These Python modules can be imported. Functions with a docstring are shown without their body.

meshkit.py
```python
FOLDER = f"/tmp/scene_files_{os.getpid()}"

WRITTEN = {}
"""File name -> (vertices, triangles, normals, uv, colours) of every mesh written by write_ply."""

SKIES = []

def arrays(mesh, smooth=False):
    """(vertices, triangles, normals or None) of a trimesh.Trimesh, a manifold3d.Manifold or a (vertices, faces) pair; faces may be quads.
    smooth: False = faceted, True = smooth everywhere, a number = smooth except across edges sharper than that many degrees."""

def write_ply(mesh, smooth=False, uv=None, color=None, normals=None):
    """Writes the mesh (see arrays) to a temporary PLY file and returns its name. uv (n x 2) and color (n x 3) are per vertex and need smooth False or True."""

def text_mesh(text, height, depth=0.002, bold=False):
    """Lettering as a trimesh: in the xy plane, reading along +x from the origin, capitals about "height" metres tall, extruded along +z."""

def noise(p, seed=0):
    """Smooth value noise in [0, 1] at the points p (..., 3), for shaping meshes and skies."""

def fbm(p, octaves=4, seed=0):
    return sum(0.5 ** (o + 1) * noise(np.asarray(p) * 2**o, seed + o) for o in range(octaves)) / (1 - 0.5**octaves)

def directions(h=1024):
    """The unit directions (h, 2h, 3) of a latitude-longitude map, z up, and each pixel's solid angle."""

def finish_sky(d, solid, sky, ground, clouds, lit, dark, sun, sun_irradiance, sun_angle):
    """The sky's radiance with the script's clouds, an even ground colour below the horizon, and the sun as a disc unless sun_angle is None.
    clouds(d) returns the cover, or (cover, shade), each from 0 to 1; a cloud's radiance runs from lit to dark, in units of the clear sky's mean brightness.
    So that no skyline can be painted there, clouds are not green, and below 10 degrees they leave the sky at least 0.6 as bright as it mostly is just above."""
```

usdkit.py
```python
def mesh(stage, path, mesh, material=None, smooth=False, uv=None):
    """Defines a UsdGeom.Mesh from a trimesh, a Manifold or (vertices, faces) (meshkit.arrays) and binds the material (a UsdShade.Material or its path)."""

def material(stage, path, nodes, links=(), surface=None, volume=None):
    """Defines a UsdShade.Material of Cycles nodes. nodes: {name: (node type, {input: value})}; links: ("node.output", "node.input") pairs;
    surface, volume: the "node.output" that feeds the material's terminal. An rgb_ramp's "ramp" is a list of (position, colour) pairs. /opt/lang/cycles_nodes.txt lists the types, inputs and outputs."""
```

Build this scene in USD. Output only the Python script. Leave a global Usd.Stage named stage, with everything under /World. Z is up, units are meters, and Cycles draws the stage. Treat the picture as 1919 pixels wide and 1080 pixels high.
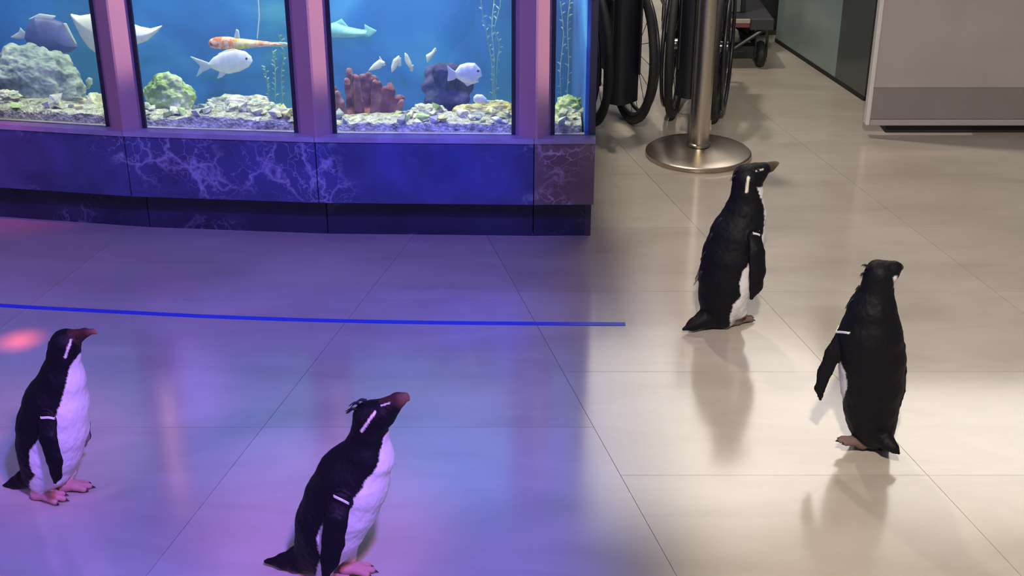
import math, random
import numpy as np, trimesh, manifold3d, shapely
from shapely.geometry import Polygon, LineString, box as sbox
from shapely.ops import split as ssplit
import usdkit, meshkit
from pxr import Usd, UsdGeom, UsdLux, UsdShade, Gf, Sdf, Vt

stage = Usd.Stage.CreateInMemory()
UsdGeom.SetStageUpAxis(stage, UsdGeom.Tokens.z)
UsdGeom.SetStageMetersPerUnit(stage, 1.0)
UsdGeom.Xform.Define(stage, '/World')
UsdGeom.Scope.Define(stage, '/World/Looks')

# ------------------------------------------------------------------ camera
H, PITCH, FPX = 1.75, math.radians(25.6), 2483.0
cam = UsdGeom.Camera.Define(stage, '/World/camera')
cam.CreateHorizontalApertureAttr(36.0)
cam.CreateVerticalApertureAttr(36.0 * 1080 / 1919)
cam.CreateFocalLengthAttr(FPX / 1919 * 36.0)
cam.CreateClippingRangeAttr(Gf.Vec2f(0.05, 60))
cam.AddTranslateOp().Set(Gf.Vec3d(0, 0, H))
cam.AddRotateXOp().Set(90 - math.degrees(PITCH))
cam.CreateExposureAttr(0.0)


# ------------------------------------------------------------------ lights
def spot(name, pos, aim, color, power, half, soft, radius=0.04):
    """An unseen spot: a small sphere light with a shaping cone of half angle 'half'."""
    l = UsdLux.SphereLight.Define(stage, '/World/' + name)
    l.CreateRadiusAttr(radius)
    l.CreateColorAttr(Gf.Vec3f(*color))
    l.CreateIntensityAttr(power / (4 * math.pi * math.pi * radius * radius))
    s = UsdLux.ShapingAPI.Apply(l.GetPrim())
    s.CreateShapingConeAngleAttr(half)
    s.CreateShapingConeSoftnessAttr(soft)
    m = Gf.Matrix4d().SetLookAt(Gf.Vec3d(*pos), Gf.Vec3d(*aim), Gf.Vec3d(0, 0.3, 1)).GetInverse()
    l.AddTransformOp().Set(m)
    return l


def rect(name, pos, aim, color, intensity, w, h):
    l = UsdLux.RectLight.Define(stage, '/World/' + name)
    l.CreateWidthAttr(w)
    l.CreateHeightAttr(h)
    l.CreateColorAttr(Gf.Vec3f(*color))
    l.CreateIntensityAttr(intensity)
    m = Gf.Matrix4d().SetLookAt(Gf.Vec3d(*pos), Gf.Vec3d(*aim), Gf.Vec3d(0, 1, 0.01)).GetInverse()
    l.AddTransformOp().Set(m)
    return l


dome = UsdLux.DomeLight.Define(stage, '/World/ambient_sky')  # even fill added indoors, where no sky is open
dome.CreateColorAttr(Gf.Vec3f(0.75, 0.8, 1.0))
dome.CreateIntensityAttr(0.05)
XB = 0.28                       # made-up line where the blue and the plain lobby light are cut off
spot('blue_hall_lamp', (XB + 0.06, 0.6, 2.9), (XB - 1, 0.6, 2.9), (0.17, 0.145, 1.0), 640, 90, 0.09, 0.08)  # unseen; half-space cone shaped to stop its blue along XB
spot('violet_hall_lamp', (-3.0, 0.4, 2.9), (-1.9, 3.1, 0), (0.50, 0.14, 1.0), 200, 34, 0.7, 0.35)
for k, fx_ in enumerate((-1.12, -0.92, -0.72, -0.50, -0.28, -0.08)):  # narrow blue spots added to colour the fascia
    spot('fascia_lamp' + ('_%03d' % k if k else ''), (fx_ * 0.8 - 0.1, 0.9, 2.2), (fx_, 4.0, 0.29), (0.02, 0.05, 1.0), (90, 110, 150, 240, 340, 330)[k], 3.0, 0.8)
for k, (mx, my) in enumerate(((-1.31, 4.13), (-0.66, 4.07), (0.08, 4.06))):  # narrow spots added to brighten the right faces of the mullions
    spot('mullion_lamp' + ('_%03d' % k if k else ''), (mx + 2.2, my - 1.6, 2.4), (mx, my, 0.72), (1.0, 0.66, 0.66), 520, 4.5, 0.5)
spot('pink_accent_lamp', (XB - 0.05, 1.0, 2.3), (-1.02, 2.58, 0.22), (1.0, 0.30, 0.72), 150, 5.5, 0.7, 0.08)  # pink spots added to brighten the bellies of the two left penguins
spot('pink_accent_lamp_001', (XB - 0.05, 0.7, 2.3), (-0.36, 2.27, 0.22), (1.0, 0.30, 0.72), 150, 6.5, 0.7, 0.08)
spot('red_lamp', (-1.42, 2.4, 2.9), (-1.39, 3.31, 0.0), (1.0, 0.13, 0.07), 900, 1.15, 0.9)  # added spot; its pool stands in for a red reflection on the floor
spot('red_sill_lamp', (-2.0, 2.6, 2.6), (-1.72, 4.2, 0.32), (1.0, 0.08, 0.25), 120, 7, 0.9)
spot('lobby_lamp', (XB - 0.06, 0.6, 2.9), (XB + 1, 0.6, 2.9), (1.0, 0.88, 0.72), 520, 90, 0.09, 0.08)  # unseen; half-space cone shaped to keep plain light right of XB
spot('lobby_lamp_far', (XB - 0.05, 5.4, 3.0), (XB + 1, 5.4, 3.0), (1.0, 0.90, 0.78), 150, 90, 0.06, 0.08)  # added to brighten the rear lobby floor, cut off the same way
rect('lobby_ceiling_light', (2.3, 9.0, 3.1), (2.3, 9.0, 0), (1.0, 0.93, 0.84), 4.5, 3.6, 4.5)
rect('tank_light', (-1.15, 4.42, 1.56), (-1.15, 4.42, 0), (0.88, 1.0, 0.98), 13.5, 1.7, 0.4)
rect('tank_light_001', (-0.27, 4.38, 1.56), (-0.27, 4.38, 0), (1.0, 0.97, 0.88), 29.0, 0.6, 0.4)

# ------------------------------------------------------------------ helpers
CP, SP = math.cos(PITCH), math.sin(PITCH)
CAM = np.array([0, 0, H])


def ray(px, py):
    v = np.array([px - 959.5, CP * FPX + SP * (540 - py), -SP * FPX + CP * (540 - py)])
    return v / np.linalg.norm(v)


def on_z(px, py, z=0.0):
    d = ray(px, py)
    return CAM + d * ((z - H) / d[2])


def on_y(px, py, y):
    d = ray(px, py)
    return CAM + d * (y / d[1])


def project(p):
    p = np.asarray(p, float) - CAM
    depth = p[..., 1] * CP - p[..., 2] * SP
    u = p[..., 1] * SP + p[..., 2] * CP
    return np.stack([959.5 + FPX * p[..., 0] / depth, 540 - FPX * u / depth], -1)


def depth_of(p):
    return (p[1] * CP - (p[2] - H) * SP)


MATS = {}


def mat(name, nodes, links, surface='p.BSDF', volume=None):
    MATS[name] = usdkit.material(stage, '/World/Looks/' + name, nodes, links, surface=surface, volume=volume)
    return MATS[name]


def plain(name, color, rough=0.5, metallic=0.0, bump=0.0, scale=60.0, var=0.0, **kw):
    n = {'p': ('principled_bsdf', {'base_color': color, 'roughness': rough, 'metallic': metallic, **kw})}
    l = []
    if bump or var:
        n['g'] = ('texture_coordinate', {})
        n['n'] = ('noise_texture', {'scale': scale, 'detail': 4})
        l.append(('g.object', 'n.vector'))
    if var:
        a = tuple(max(0, c * (1 - var)) for c in color)
        b = tuple(min(1, c * (1 + var)) for c in color)
        n['r'] = ('rgb_ramp', {'ramp': [(0.3, a), (0.7, b)]})
        l += [('n.fac', 'r.fac'), ('r.color', 'p.base_color')]
    if bump:
        n['b'] = ('bump', {'strength': bump, 'distance': 0.01})
        l += [('n.fac', 'b.height'), ('b.normal', 'p.normal')]
    return mat(name, n, l)


used = {}


def path_for(name, parent):
    base = (str(parent.GetPath()) if parent is not None else '/World') + '/' + name
    k = used.get(base, -1) + 1
    used[base] = k
    return base if k == 0 else '%s_%03d' % (base, k)


def tag(o, label=None, cat=None, group=None, kind=None):
    o = o.GetPrim() if hasattr(o, 'GetPrim') else o
    for k, v in (('label', label), ('category', cat), ('group', group), ('kind', kind)):
        if v:
            o.SetCustomDataByKey(k, v)
    return o


def thing(name, label, cat, loc=(0, 0, 0), rz=0.0, group=None):
    x = UsdGeom.Xform.Define(stage, path_for(name, None))
    x.AddTranslateOp().Set(Gf.Vec3d(*map(float, loc)))
    x.AddRotateZOp().Set(float(rz))
    return tag(x, label, cat, group)


def obj(name, mesh, m, parent=None, smooth=35, label=None, cat=None, group=None, kind=None, loc=None):
    """One Mesh prim; loc: the thing's base for a top-level mesh (vertices are then relative to it)."""
    p = usdkit.mesh(stage, path_for(name, parent), mesh, m, smooth=smooth)
    if loc is not None:
        UsdGeom.Xformable(p).AddTranslateOp().Set(Gf.Vec3d(*map(float, loc)))
    return tag(p, label, cat, group, kind)


cat_ = trimesh.util.concatenate


def bx(x0, x1, y0, y1, z0, z1, bev=0.0):
    if bev <= 0:
        m = trimesh.creation.box((x1 - x0, y1 - y0, z1 - z0))
        m.apply_translation(((x0 + x1) / 2, (y0 + y1) / 2, (z0 + z1) / 2))
        return m
    b = min(bev, (x1 - x0) / 2.01, (y1 - y0) / 2.01, (z1 - z0) / 2.01)
    pts = []
    for sx in (0, 1):
        for sy in (0, 1):
            for sz in (0, 1):
                c = np.array([x1 if sx else x0, y1 if sy else y0, z1 if sz else z0])
                s = np.array([-1 if sx else 1, -1 if sy else 1, -1 if sz else 1]) * b
                for k in range(3):
                    q = s.copy()
                    q[k] = 0
                    pts.append(c + q)
    return trimesh.Trimesh(pts).convex_hull


def tube(pts, r, n=10, closed=False, cap=True):
    """Round tube along a polyline with radius r (number or one per point)."""
    P = np.asarray(pts, float)
    R = np.broadcast_to(np.asarray(r, float), (len(P),))
    if closed:
        T = np.roll(P, -1, 0) - np.roll(P, 1, 0)
    else:
        T = np.gradient(P, axis=0)
    T /= np.linalg.norm(T, axis=1, keepdims=True) + 1e-12
    ref = np.array([0, 0, 1.0]) if abs(T[0][2]) < 0.9 else np.array([1.0, 0, 0])
    u = np.cross(ref, T[0])
    u /= np.linalg.norm(u)
    a = np.arange(n) / n * 2 * np.pi
    V = []
    for i in range(len(P)):
        u = u - T[i] * (u @ T[i])
        u /= np.linalg.norm(u) + 1e-12
        w = np.cross(T[i], u)
        V.append(P[i] + R[i] * (np.cos(a)[:, None] * u + np.sin(a)[:, None] * w))
    V = np.vstack(V)
    F = []
    m = len(P)
    for i in range(m if closed else m - 1):
        j = (i + 1) % m
        for k in range(n):
            k2 = (k + 1) % n
            F += [[i * n + k, i * n + k2, j * n + k2], [i * n + k, j * n + k2, j * n + k]]
    if cap and not closed:
        V = np.vstack([V, P[0], P[-1]])
        for k in range(n):
            k2 = (k + 1) % n
            F += [[m * n, k2, k], [m * n + 1, (m - 1) * n + k, (m - 1) * n + k2]]
    return trimesh.Trimesh(V, F, process=False)


def lathe(prof, n=48):
    """Revolve (r, z) profile about z."""
    return trimesh.creation.revolve(np.asarray(prof, float), sections=n)


def extrude_poly(poly, z0, z1):
    m = trimesh.creation.extrude_polygon(poly, z1 - z0, engine='earcut')
    m.apply_translation((0, 0, z0))
    return m


def curve(pts, n=24):
    """Catmull-Rom through points."""
    P = np.asarray(pts, float)
    Q = np.vstack([2 * P[0] - P[1], P, 2 * P[-1] - P[-2]])
    out = []
    segs = len(P) - 1
    for i in range(segs):
        t = np.linspace(0, 1, max(2, n // segs), endpoint=(i == segs - 1))[:, None]
        a, b, c, d = Q[i], Q[i + 1], Q[i + 2], Q[i + 3]
        out.append(0.5 * (2 * b + (c - a) * t + (2 * a - 5 * b + 4 * c - d) * t ** 2 + (3 * b - a - 3 * c + d) * t ** 3))
    return np.vstack(out)


# ------------------------------------------------------------------ materials
mat('floor_stone', {
    'g': ('geometry', {}),
    'o': ('object_info', {}),
    'm': ('mapping', {'scale': (1.0, 3.2, 1), 'rotation': (0, 0, 0.12)}),
    'n1': ('noise_texture', {'scale': 1.6, 'detail': 6, 'roughness': 0.62, 'distortion': 0.6}),
    'n2': ('noise_texture', {'scale': 1.1, 'detail': 3, 'distortion': 0.3}),
    'r1': ('rgb_ramp', {'ramp': [(0.28, (0.46, 0.42, 0.36)), (0.5, (0.53, 0.49, 0.43)), (0.72, (0.59, 0.55, 0.49))]}),
    'r2': ('rgb_ramp', {'ramp': [(0.3, (0.76, 0.74, 0.71)), (0.7, (1.0, 1.0, 1.0))]}),
    'rr': ('rgb_ramp', {'ramp': [(0.0, (0.93, 0.92, 0.90)), (1.0, (1.0, 1.0, 1.0))]}),
    'x1': ('mix', {'mix_type': 'multiply', 'fac': 1.0}),
    'x2': ('mix', {'mix_type': 'multiply', 'fac': 1.0}),
    'p': ('principled_bsdf', {'roughness': 0.15, 'ior': 1.6, 'specular_ior_level': 0.6}),
}, [('g.position', 'm.vector'), ('m.vector', 'n1.vector'), ('g.position', 'n2.vector'), ('n1.fac', 'r1.fac'), ('n2.fac', 'r2.fac'),
    ('o.random', 'rr.fac'), ('r1.color', 'x1.color1'), ('r2.color', 'x1.color2'), ('x1.color', 'x2.color1'), ('rr.color', 'x2.color2'), ('x2.color', 'p.base_color')])
plain('grout', (0.26, 0.235, 0.20), 0.9)
plain('blue_stripe', (0.03, 0.06, 0.62), 0.45)


def marble(name, base, mid, vein):
    mat(name, {
        'g': ('geometry', {}),
        'n': ('noise_texture', {'scale': 3.0, 'detail': 5, 'roughness': 0.6}),
        'sc': ('vector_math', {'math_type': 'scale', 'scale': 0.45}),
        'ad': ('vector_math', {'math_type': 'add'}),
        'v': ('voronoi_texture', {'feature': 'distance_to_edge', 'scale': 6.5}),
        'v2': ('voronoi_texture', {'feature': 'distance_to_edge', 'scale': 15.0}),
        'vr': ('rgb_ramp', {'ramp': [(0.0, (1, 1, 1)), (0.025, (0.45, 0.45, 0.45)), (0.07, (0, 0, 0))]}),
        'vr2': ('rgb_ramp', {'ramp': [(0.0, (0.7, 0.7, 0.7)), (0.04, (0, 0, 0))]}),
        'nm': ('noise_texture', {'scale': 3.6, 'detail': 3}),
        'nr': ('rgb_ramp', {'ramp': [(0.50, (0, 0, 0)), (0.64, (1, 1, 1))]}),
        'ax': ('mix', {'mix_type': 'lighten', 'fac': 1.0}),
        'mu': ('mix', {'mix_type': 'multiply', 'fac': 1.0}),
        'nb': ('noise_texture', {'scale': 7.0, 'detail': 5}),
        'rb': ('rgb_ramp', {'ramp': [(0.35, base), (0.7, mid)]}),
        'c': ('mix', {'color2': vein}),
        'p': ('principled_bsdf', {'roughness': 0.22, 'ior': 1.5}),
    }, [('g.position', 'n.vector'), ('n.color', 'sc.vector1'), ('g.position', 'ad.vector1'), ('sc.vector', 'ad.vector2'), ('ad.vector', 'v.vector'),
        ('ad.vector', 'v2.vector'), ('v.distance', 'vr.fac'), ('v2.distance', 'vr2.fac'), ('g.position', 'nm.vector'), ('nm.fac', 'nr.fac'),
        ('vr.color', 'ax.color1'), ('vr2.color', 'ax.color2'), ('ax.color', 'mu.color1'), ('nr.color', 'mu.color2'), ('g.position', 'nb.vector'), ('nb.fac', 'rb.fac'),
        ('mu.color', 'c.fac'), ('rb.color', 'c.color1'), ('c.color', 'p.base_color')])


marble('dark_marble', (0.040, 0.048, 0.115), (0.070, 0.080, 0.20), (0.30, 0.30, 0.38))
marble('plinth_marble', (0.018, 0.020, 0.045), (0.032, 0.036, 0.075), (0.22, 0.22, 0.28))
marble('weak_light_marble', (0.13, 0.085, 0.085), (0.20, 0.14, 0.135), (0.60, 0.52, 0.50))  # weaker blue light at the right end put into a browner stone colour
plain('sill_stone', (0.30, 0.27, 0.31), 0.25, var=0.15, scale=20)
plain('mullion_metal', (0.44, 0.27, 0.28), 0.40, 0.25, bump=0.03, scale=40)
plain('black_rubber', (0.012, 0.012, 0.02), 0.5)
plain('tank_hood', (0.05, 0.05, 0.07), 0.5)
mat('pane_glass', {'t': ('transparent_bsdf', {'color': (0.93, 0.97, 0.98)}), 'gl': ('glossy_bsdf', {'color': (1, 1, 1), 'roughness': 0.02}),
                   'f': ('fresnel', {'IOR': 1.35}), 'x': ('mix_closure', {})},
    [('f.fac', 'x.fac'), ('t.BSDF', 'x.closure1'), ('gl.BSDF', 'x.closure2')], surface='x.closure')
mat('water_haze_blue', {'g': ('geometry', {}), 'n': ('noise_texture', {'scale': 2.2, 'detail': 3, 'distortion': 0.8}),
                      'r': ('rgb_ramp', {'ramp': [(0.3, (0.008, 0.06, 0.42)), (0.52, (0.02, 0.16, 0.70)), (0.70, (0.07, 0.32, 0.85))]}),
                      'p': ('principled_bsdf', {'roughness': 0.8})},
    [('g.position', 'n.vector'), ('n.fac', 'r.fac'), ('r.color', 'p.base_color')])  # blue haze of deep water put into the colour of the tank back


def rocky(name, a, b, c, scale=14):
    mat(name, {'g': ('geometry', {}), 'n': ('noise_texture', {'scale': scale, 'detail': 6, 'roughness': 0.65}),
               'v': ('voronoi_texture', {'scale': scale * 2.5}),
               'r': ('rgb_ramp', {'ramp': [(0.33, a), (0.5, b), (0.66, c)]}),
               'b': ('bump', {'strength': 0.6, 'distance': 0.01}), 'p': ('principled_bsdf', {'roughness': 0.85})},
        [('g.position', 'n.vector'), ('g.position', 'v.vector'), ('n.fac', 'r.fac'), ('r.color', 'p.base_color'), ('v.distance', 'b.height'), ('b.normal', 'p.normal')])


rocky('rock_grey', (0.07, 0.10, 0.10), (0.30, 0.36, 0.33), (0.50, 0.53, 0.44), 10)
rocky('rock_green', (0.14, 0.24, 0.08), (0.38, 0.52, 0.20), (0.66, 0.72, 0.48))
rocky('rock_pale', (0.16, 0.18, 0.14), (0.56, 0.58, 0.46), (0.80, 0.78, 0.66), 20)
rocky('rock_yellow', (0.28, 0.26, 0.10), (0.62, 0.58, 0.30), (0.78, 0.74, 0.50), 18)
rocky('coral_red', (0.13, 0.04, 0.06), (0.26, 0.10, 0.12), (0.36, 0.18, 0.19), 16)
rocky('coral_purple', (0.03, 0.03, 0.10), (0.06, 0.05, 0.17), (0.10, 0.08, 0.24), 16)
rocky('gravel', (0.12, 0.12, 0.10), (0.42, 0.42, 0.34), (0.70, 0.68, 0.58), 45)
plain('fish_silver', (0.72, 0.78, 0.80), 0.35, 0.1, var=0.12, scale=50)
plain('fish_dusky', (0.10, 0.10, 0.30), 0.45, var=0.3, scale=25)
plain('fish_cyan', (0.25, 0.62, 0.75), 0.4, var=0.1)
plain('ray_white', (0.80, 0.82, 0.86), 0.45, var=0.06)
plain('fin_pale', (0.55, 0.62, 0.68), 0.5)
mat('fish_striped', {'t': ('texture_coordinate', {}), 's': ('separate_xyz', {}), 'n': ('noise_texture', {'scale': 60, 'detail': 2}),
                     'w': ('map_range', {'from_min': -0.10, 'from_max': 0.09, 'clamp': True}),
                     'r': ('rgb_ramp', {'ramp': [(0.0, (0.80, 0.12, 0.03)), (0.45, (0.85, 0.30, 0.05)), (0.55, (0.75, 0.62, 0.03)), (0.75, (0.70, 0.55, 0.05)), (1.0, (0.70, 0.25, 0.18))]}),
                     'nr': ('rgb_ramp', {'ramp': [(0.45, (0, 0, 0)), (0.55, (1, 1, 1))]}), 'x': ('mix', {'color2': (0.9, 0.82, 0.75)}),
                     'fm': ('math', {'math_type': 'multiply', 'value2': 0.6}), 'p': ('principled_bsdf', {'roughness': 0.4})},
    [('t.object', 's.vector'), ('s.x', 'w.value'), ('w.result', 'r.fac'), ('t.object', 'n.vector'), ('n.fac', 'nr.fac'), ('nr.color', 'fm.value1'), ('fm.value', 'x.fac'), ('r.color', 'x.color1'), ('x.color', 'p.base_color')])
plain('weed', (0.25, 0.42, 0.42), 0.6, var=0.3)
plain('cable_white', (0.6, 0.65, 0.7), 0.5)
plain('black_paint', (0.014, 0.015, 0.022), 0.35)
plain('tyre', (0.012, 0.012, 0.014), 0.7, bump=0.2)
plain('chrome', (0.62, 0.63, 0.66), 0.2, 1.0)
plain('dark_vinyl', (0.012, 0.013, 0.022), 0.55, bump=0.1, scale=80)
plain('grey_plastic', (0.035, 0.035, 0.042), 0.5)
plain('post_metal', (0.58, 0.52, 0.42), 0.27, 1.0, bump=0.01, scale=30)
plain('base_metal', (0.46, 0.39, 0.33), 0.33, 1.0, bump=0.01, scale=30)
plain('counter_laminate', (0.36, 0.32, 0.32), 0.5, var=0.05, scale=6)
plain('counter_band', (0.22, 0.20, 0.195), 0.45, var=0.05, scale=6)
plain('trim_pale', (0.60, 0.58, 0.57), 0.35)
plain('toe_black', (0.012, 0.011, 0.011), 0.6)
plain('cabinet_pale_reflection', (0.22, 0.29, 0.28), 0.2, var=0.12, scale=3)  # paler half of the glossy side's reflection put into the colour
plain('cabinet_dark_reflection', (0.075, 0.085, 0.085), 0.2, var=0.1, scale=3)  # darker half of the same reflection put into the colour
plain('cabinet_black', (0.010, 0.011, 0.016), 0.35)
plain('deck_red', (0.16, 0.045, 0.05), 0.5)
plain('deck_beige', (0.36, 0.31, 0.27), 0.5, var=0.1)
plain('box_grey_green', (0.12, 0.145, 0.135), 0.5, var=0.1)
plain('wall_dark', (0.06, 0.06, 0.07), 0.7, bump=0.05)
plain('band_white', (0.82, 0.84, 0.86), 0.3)
plain('eye_red', (0.03, 0.006, 0.006), 0.08)
plain('feather_black', (0.010, 0.010, 0.016), 0.6)
plain('feather_cream', (0.75, 0.68, 0.45), 0.6)
mat('penguin_feathers', {
    'a': ('attribute', {'attribute': 'pattern'}),
    'g': ('texture_coordinate', {}),
    'm': ('mapping', {'scale': (1, 1, 0.35)}),
    'n': ('noise_texture', {'scale': 240, 'detail': 3}),
    'b': ('bump', {'strength': 0.35, 'distance': 0.002}),
    'p': ('principled_bsdf', {'roughness': 0.6, 'specular_ior_level': 0.18}),
}, [('a.color', 'p.base_color'), ('g.object', 'm.vector'), ('m.vector', 'n.vector'), ('n.fac', 'b.height'), ('b.normal', 'p.normal')])

# ------------------------------------------------------------------ floor: slabs with recessed joints
random.seed(4)
floor = UsdGeom.Xform.Define(stage, '/World/floor')
used['/World/floor'] = 0
tag(floor, 'polished beige stone slab floor running under everything', 'floor', kind='structure')
FX0, FX1, FY0, FY1 = -4.6, 5.2, -1.0, 9.4
obj('subfloor', bx(FX0, FX1, FY0, FY1, -0.06, -0.004), 'grout' and MATS['grout'], floor, smooth=False)


def gline(a, b, ext=20.0):
    """Joint through two photographed floor points, continued both ways."""
    p, q = on_z(*a)[:2], on_z(*b)[:2]
    u = (q - p) / np.linalg.norm(q - p)
    return LineString([p - u * ext, p + u * ext]), p, u


def cut(polys, line):
    out = []
    for q in polys:
        out += [g for g in ssplit(q, line).geoms] if line.intersects(q) else [q]
    return out


area = sbox(FX0, FY0, FX1, FY1)
Rdiv, pr, ur = gline((1164, 893), (1266, 1076))
Ldiv = Rdiv
A, pa, ua = gline((566, 708), (274, 1080))
halves = cut([area], Ldiv)
left = [h for h in halves if h.centroid.x < h.intersection(Ldiv).centroid.x]
right = [h for h in halves if h not in left]
perp = lambda u: np.array([u[1], -u[0]]) if u[1] > 0 else np.array([-u[1], u[0]])
for k in range(-4, 1):
    off = perp(ua) * 0.95 * k
    left = cut(left, LineString([pa + off - ua * 20, pa + off + ua * 20]))
for yy in (801, 561, 455):
    y = on_z(300, yy)[1]
    left = cut(left, LineString([(-20, y), (20, y)]))
R2, p2_, u2_ = gline((1740, 893), (1804, 957))
w = float(np.dot(p2_ - pr, perp(ur)))
for k in range(-3, 7):
    off = perp(ur) * w * k
    q = pr + off
    s_ = LineString([q - ur * 20, q + ur * 20])
    if s_.distance(shapely.geometry.Point(1.1, 3.0)) < 4 and k <= 0:
        continue
    right = cut(right, s_)
y891, y697 = on_z(1400, 891)[1], on_z(1400, 697)[1]
for k in range(-3, 9):
    y = y891 + (y697 - y891) * k
    right = cut(right, LineString([(-20, y), (20, y)]))
for q in left + right:
    g = q.buffer(-0.0006, join_style=2)
    if g.is_empty:
        continue
    for g in getattr(g, 'geoms', [g]):
        m = extrude_poly(g, -0.02, 0.0)
        obj('slab', m, MATS['floor_stone'], floor, smooth=False)

# thin flat blue line across the floor
pts = [on_z(*p) for p in ((-160, 560), (0, 573), (200, 584), (400, 594), (600, 601), (800, 605), (1000, 607), (1080, 607.5), (1172, 608))]
c2 = curve([p[:2] for p in pts], 60)
tp = LineString(c2).buffer(0.0105, cap_style=2)
obj('tape_line', extrude_poly(tp, 0.0002, 0.0012), MATS['blue_stripe'], smooth=False, label='long thin blue line across the floor in front of the aquarium', cat='stripe')

# back wall of the lobby
obj('wall_back', bx(FX0, FX1, 9.2, 9.4, 0, 3.2), MATS['wall_dark'], smooth=False, kind='structure', label='dark back wall of the lobby', cat='wall')


# ------------------------------------------------------------------ implicit surfaces
def surface_net(F, org, h):
    """Closed mesh of F < 0 sampled on a grid (naive surface nets)."""
    nx, ny, nz = F.shape
    ins = F < 0
    cx, cy, cz = nx - 1, ny - 1, nz - 1
    acc = np.zeros((cx, cy, cz, 3), np.float32)
    cnt = np.zeros((cx, cy, cz), np.float32)
    corners = [(i, j, k) for i in (0, 1) for j in (0, 1) for k in (0, 1)]
    sl = lambda c: (slice(c[0], c[0] + cx), slice(c[1], c[1] + cy), slice(c[2], c[2] + cz))
    for a in corners:
        for ax in range(3):
            if a[ax]:
                continue
            b = list(a)
            b[ax] = 1
            fa, fb = F[sl(a)], F[sl(b)]
            cr = (fa < 0) != (fb < 0)
            t = np.where(cr, fa / np.where(cr, fa - fb, 1), 0)
            for k in range(3):
                acc[..., k] += np.where(cr, a[k] + (t if k == ax else 0), 0)
            cnt += cr
    on = cnt > 0
    idx = -np.ones(on.shape, np.int64)
    idx[on] = np.arange(on.sum())
    ijk = np.argwhere(on)
    V = (ijk + acc[on] / cnt[on][:, None]) * h + np.asarray(org)
    faces = []
    for ax in range(3):
        o1, o2 = (ax + 1) % 3, (ax + 2) % 3
        lo = [slice(None)] * 3
        hi = [slice(None)] * 3
        lo[ax], hi[ax] = slice(0, -1), slice(1, None)
        a, b = ins[tuple(lo)], ins[tuple(hi)]
        e = np.argwhere(a != b)
        e = e[(e[:, o1] > 0) & (e[:, o2] > 0) & (e[:, o1] < F.shape[o1] - 1) & (e[:, o2] < F.shape[o2] - 1)]
        flip = b[tuple(e.T)]
        d1, d2 = np.zeros(3, int), np.zeros(3, int)
        d1[o1] = 1
        d2[o2] = 1
        q = [idx[tuple((e - s).T)] for s in (d1 + d2, d2, 0 * d1, d1)]
        q = np.stack(q, 1)
        q[flip] = q[flip][:, ::-1]
        faces.append(np.vstack([q[:, [0, 1, 2]], q[:, [0, 2, 3]]]))
    return trimesh.Trimesh(V, np.vstack(faces), process=False)


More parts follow.
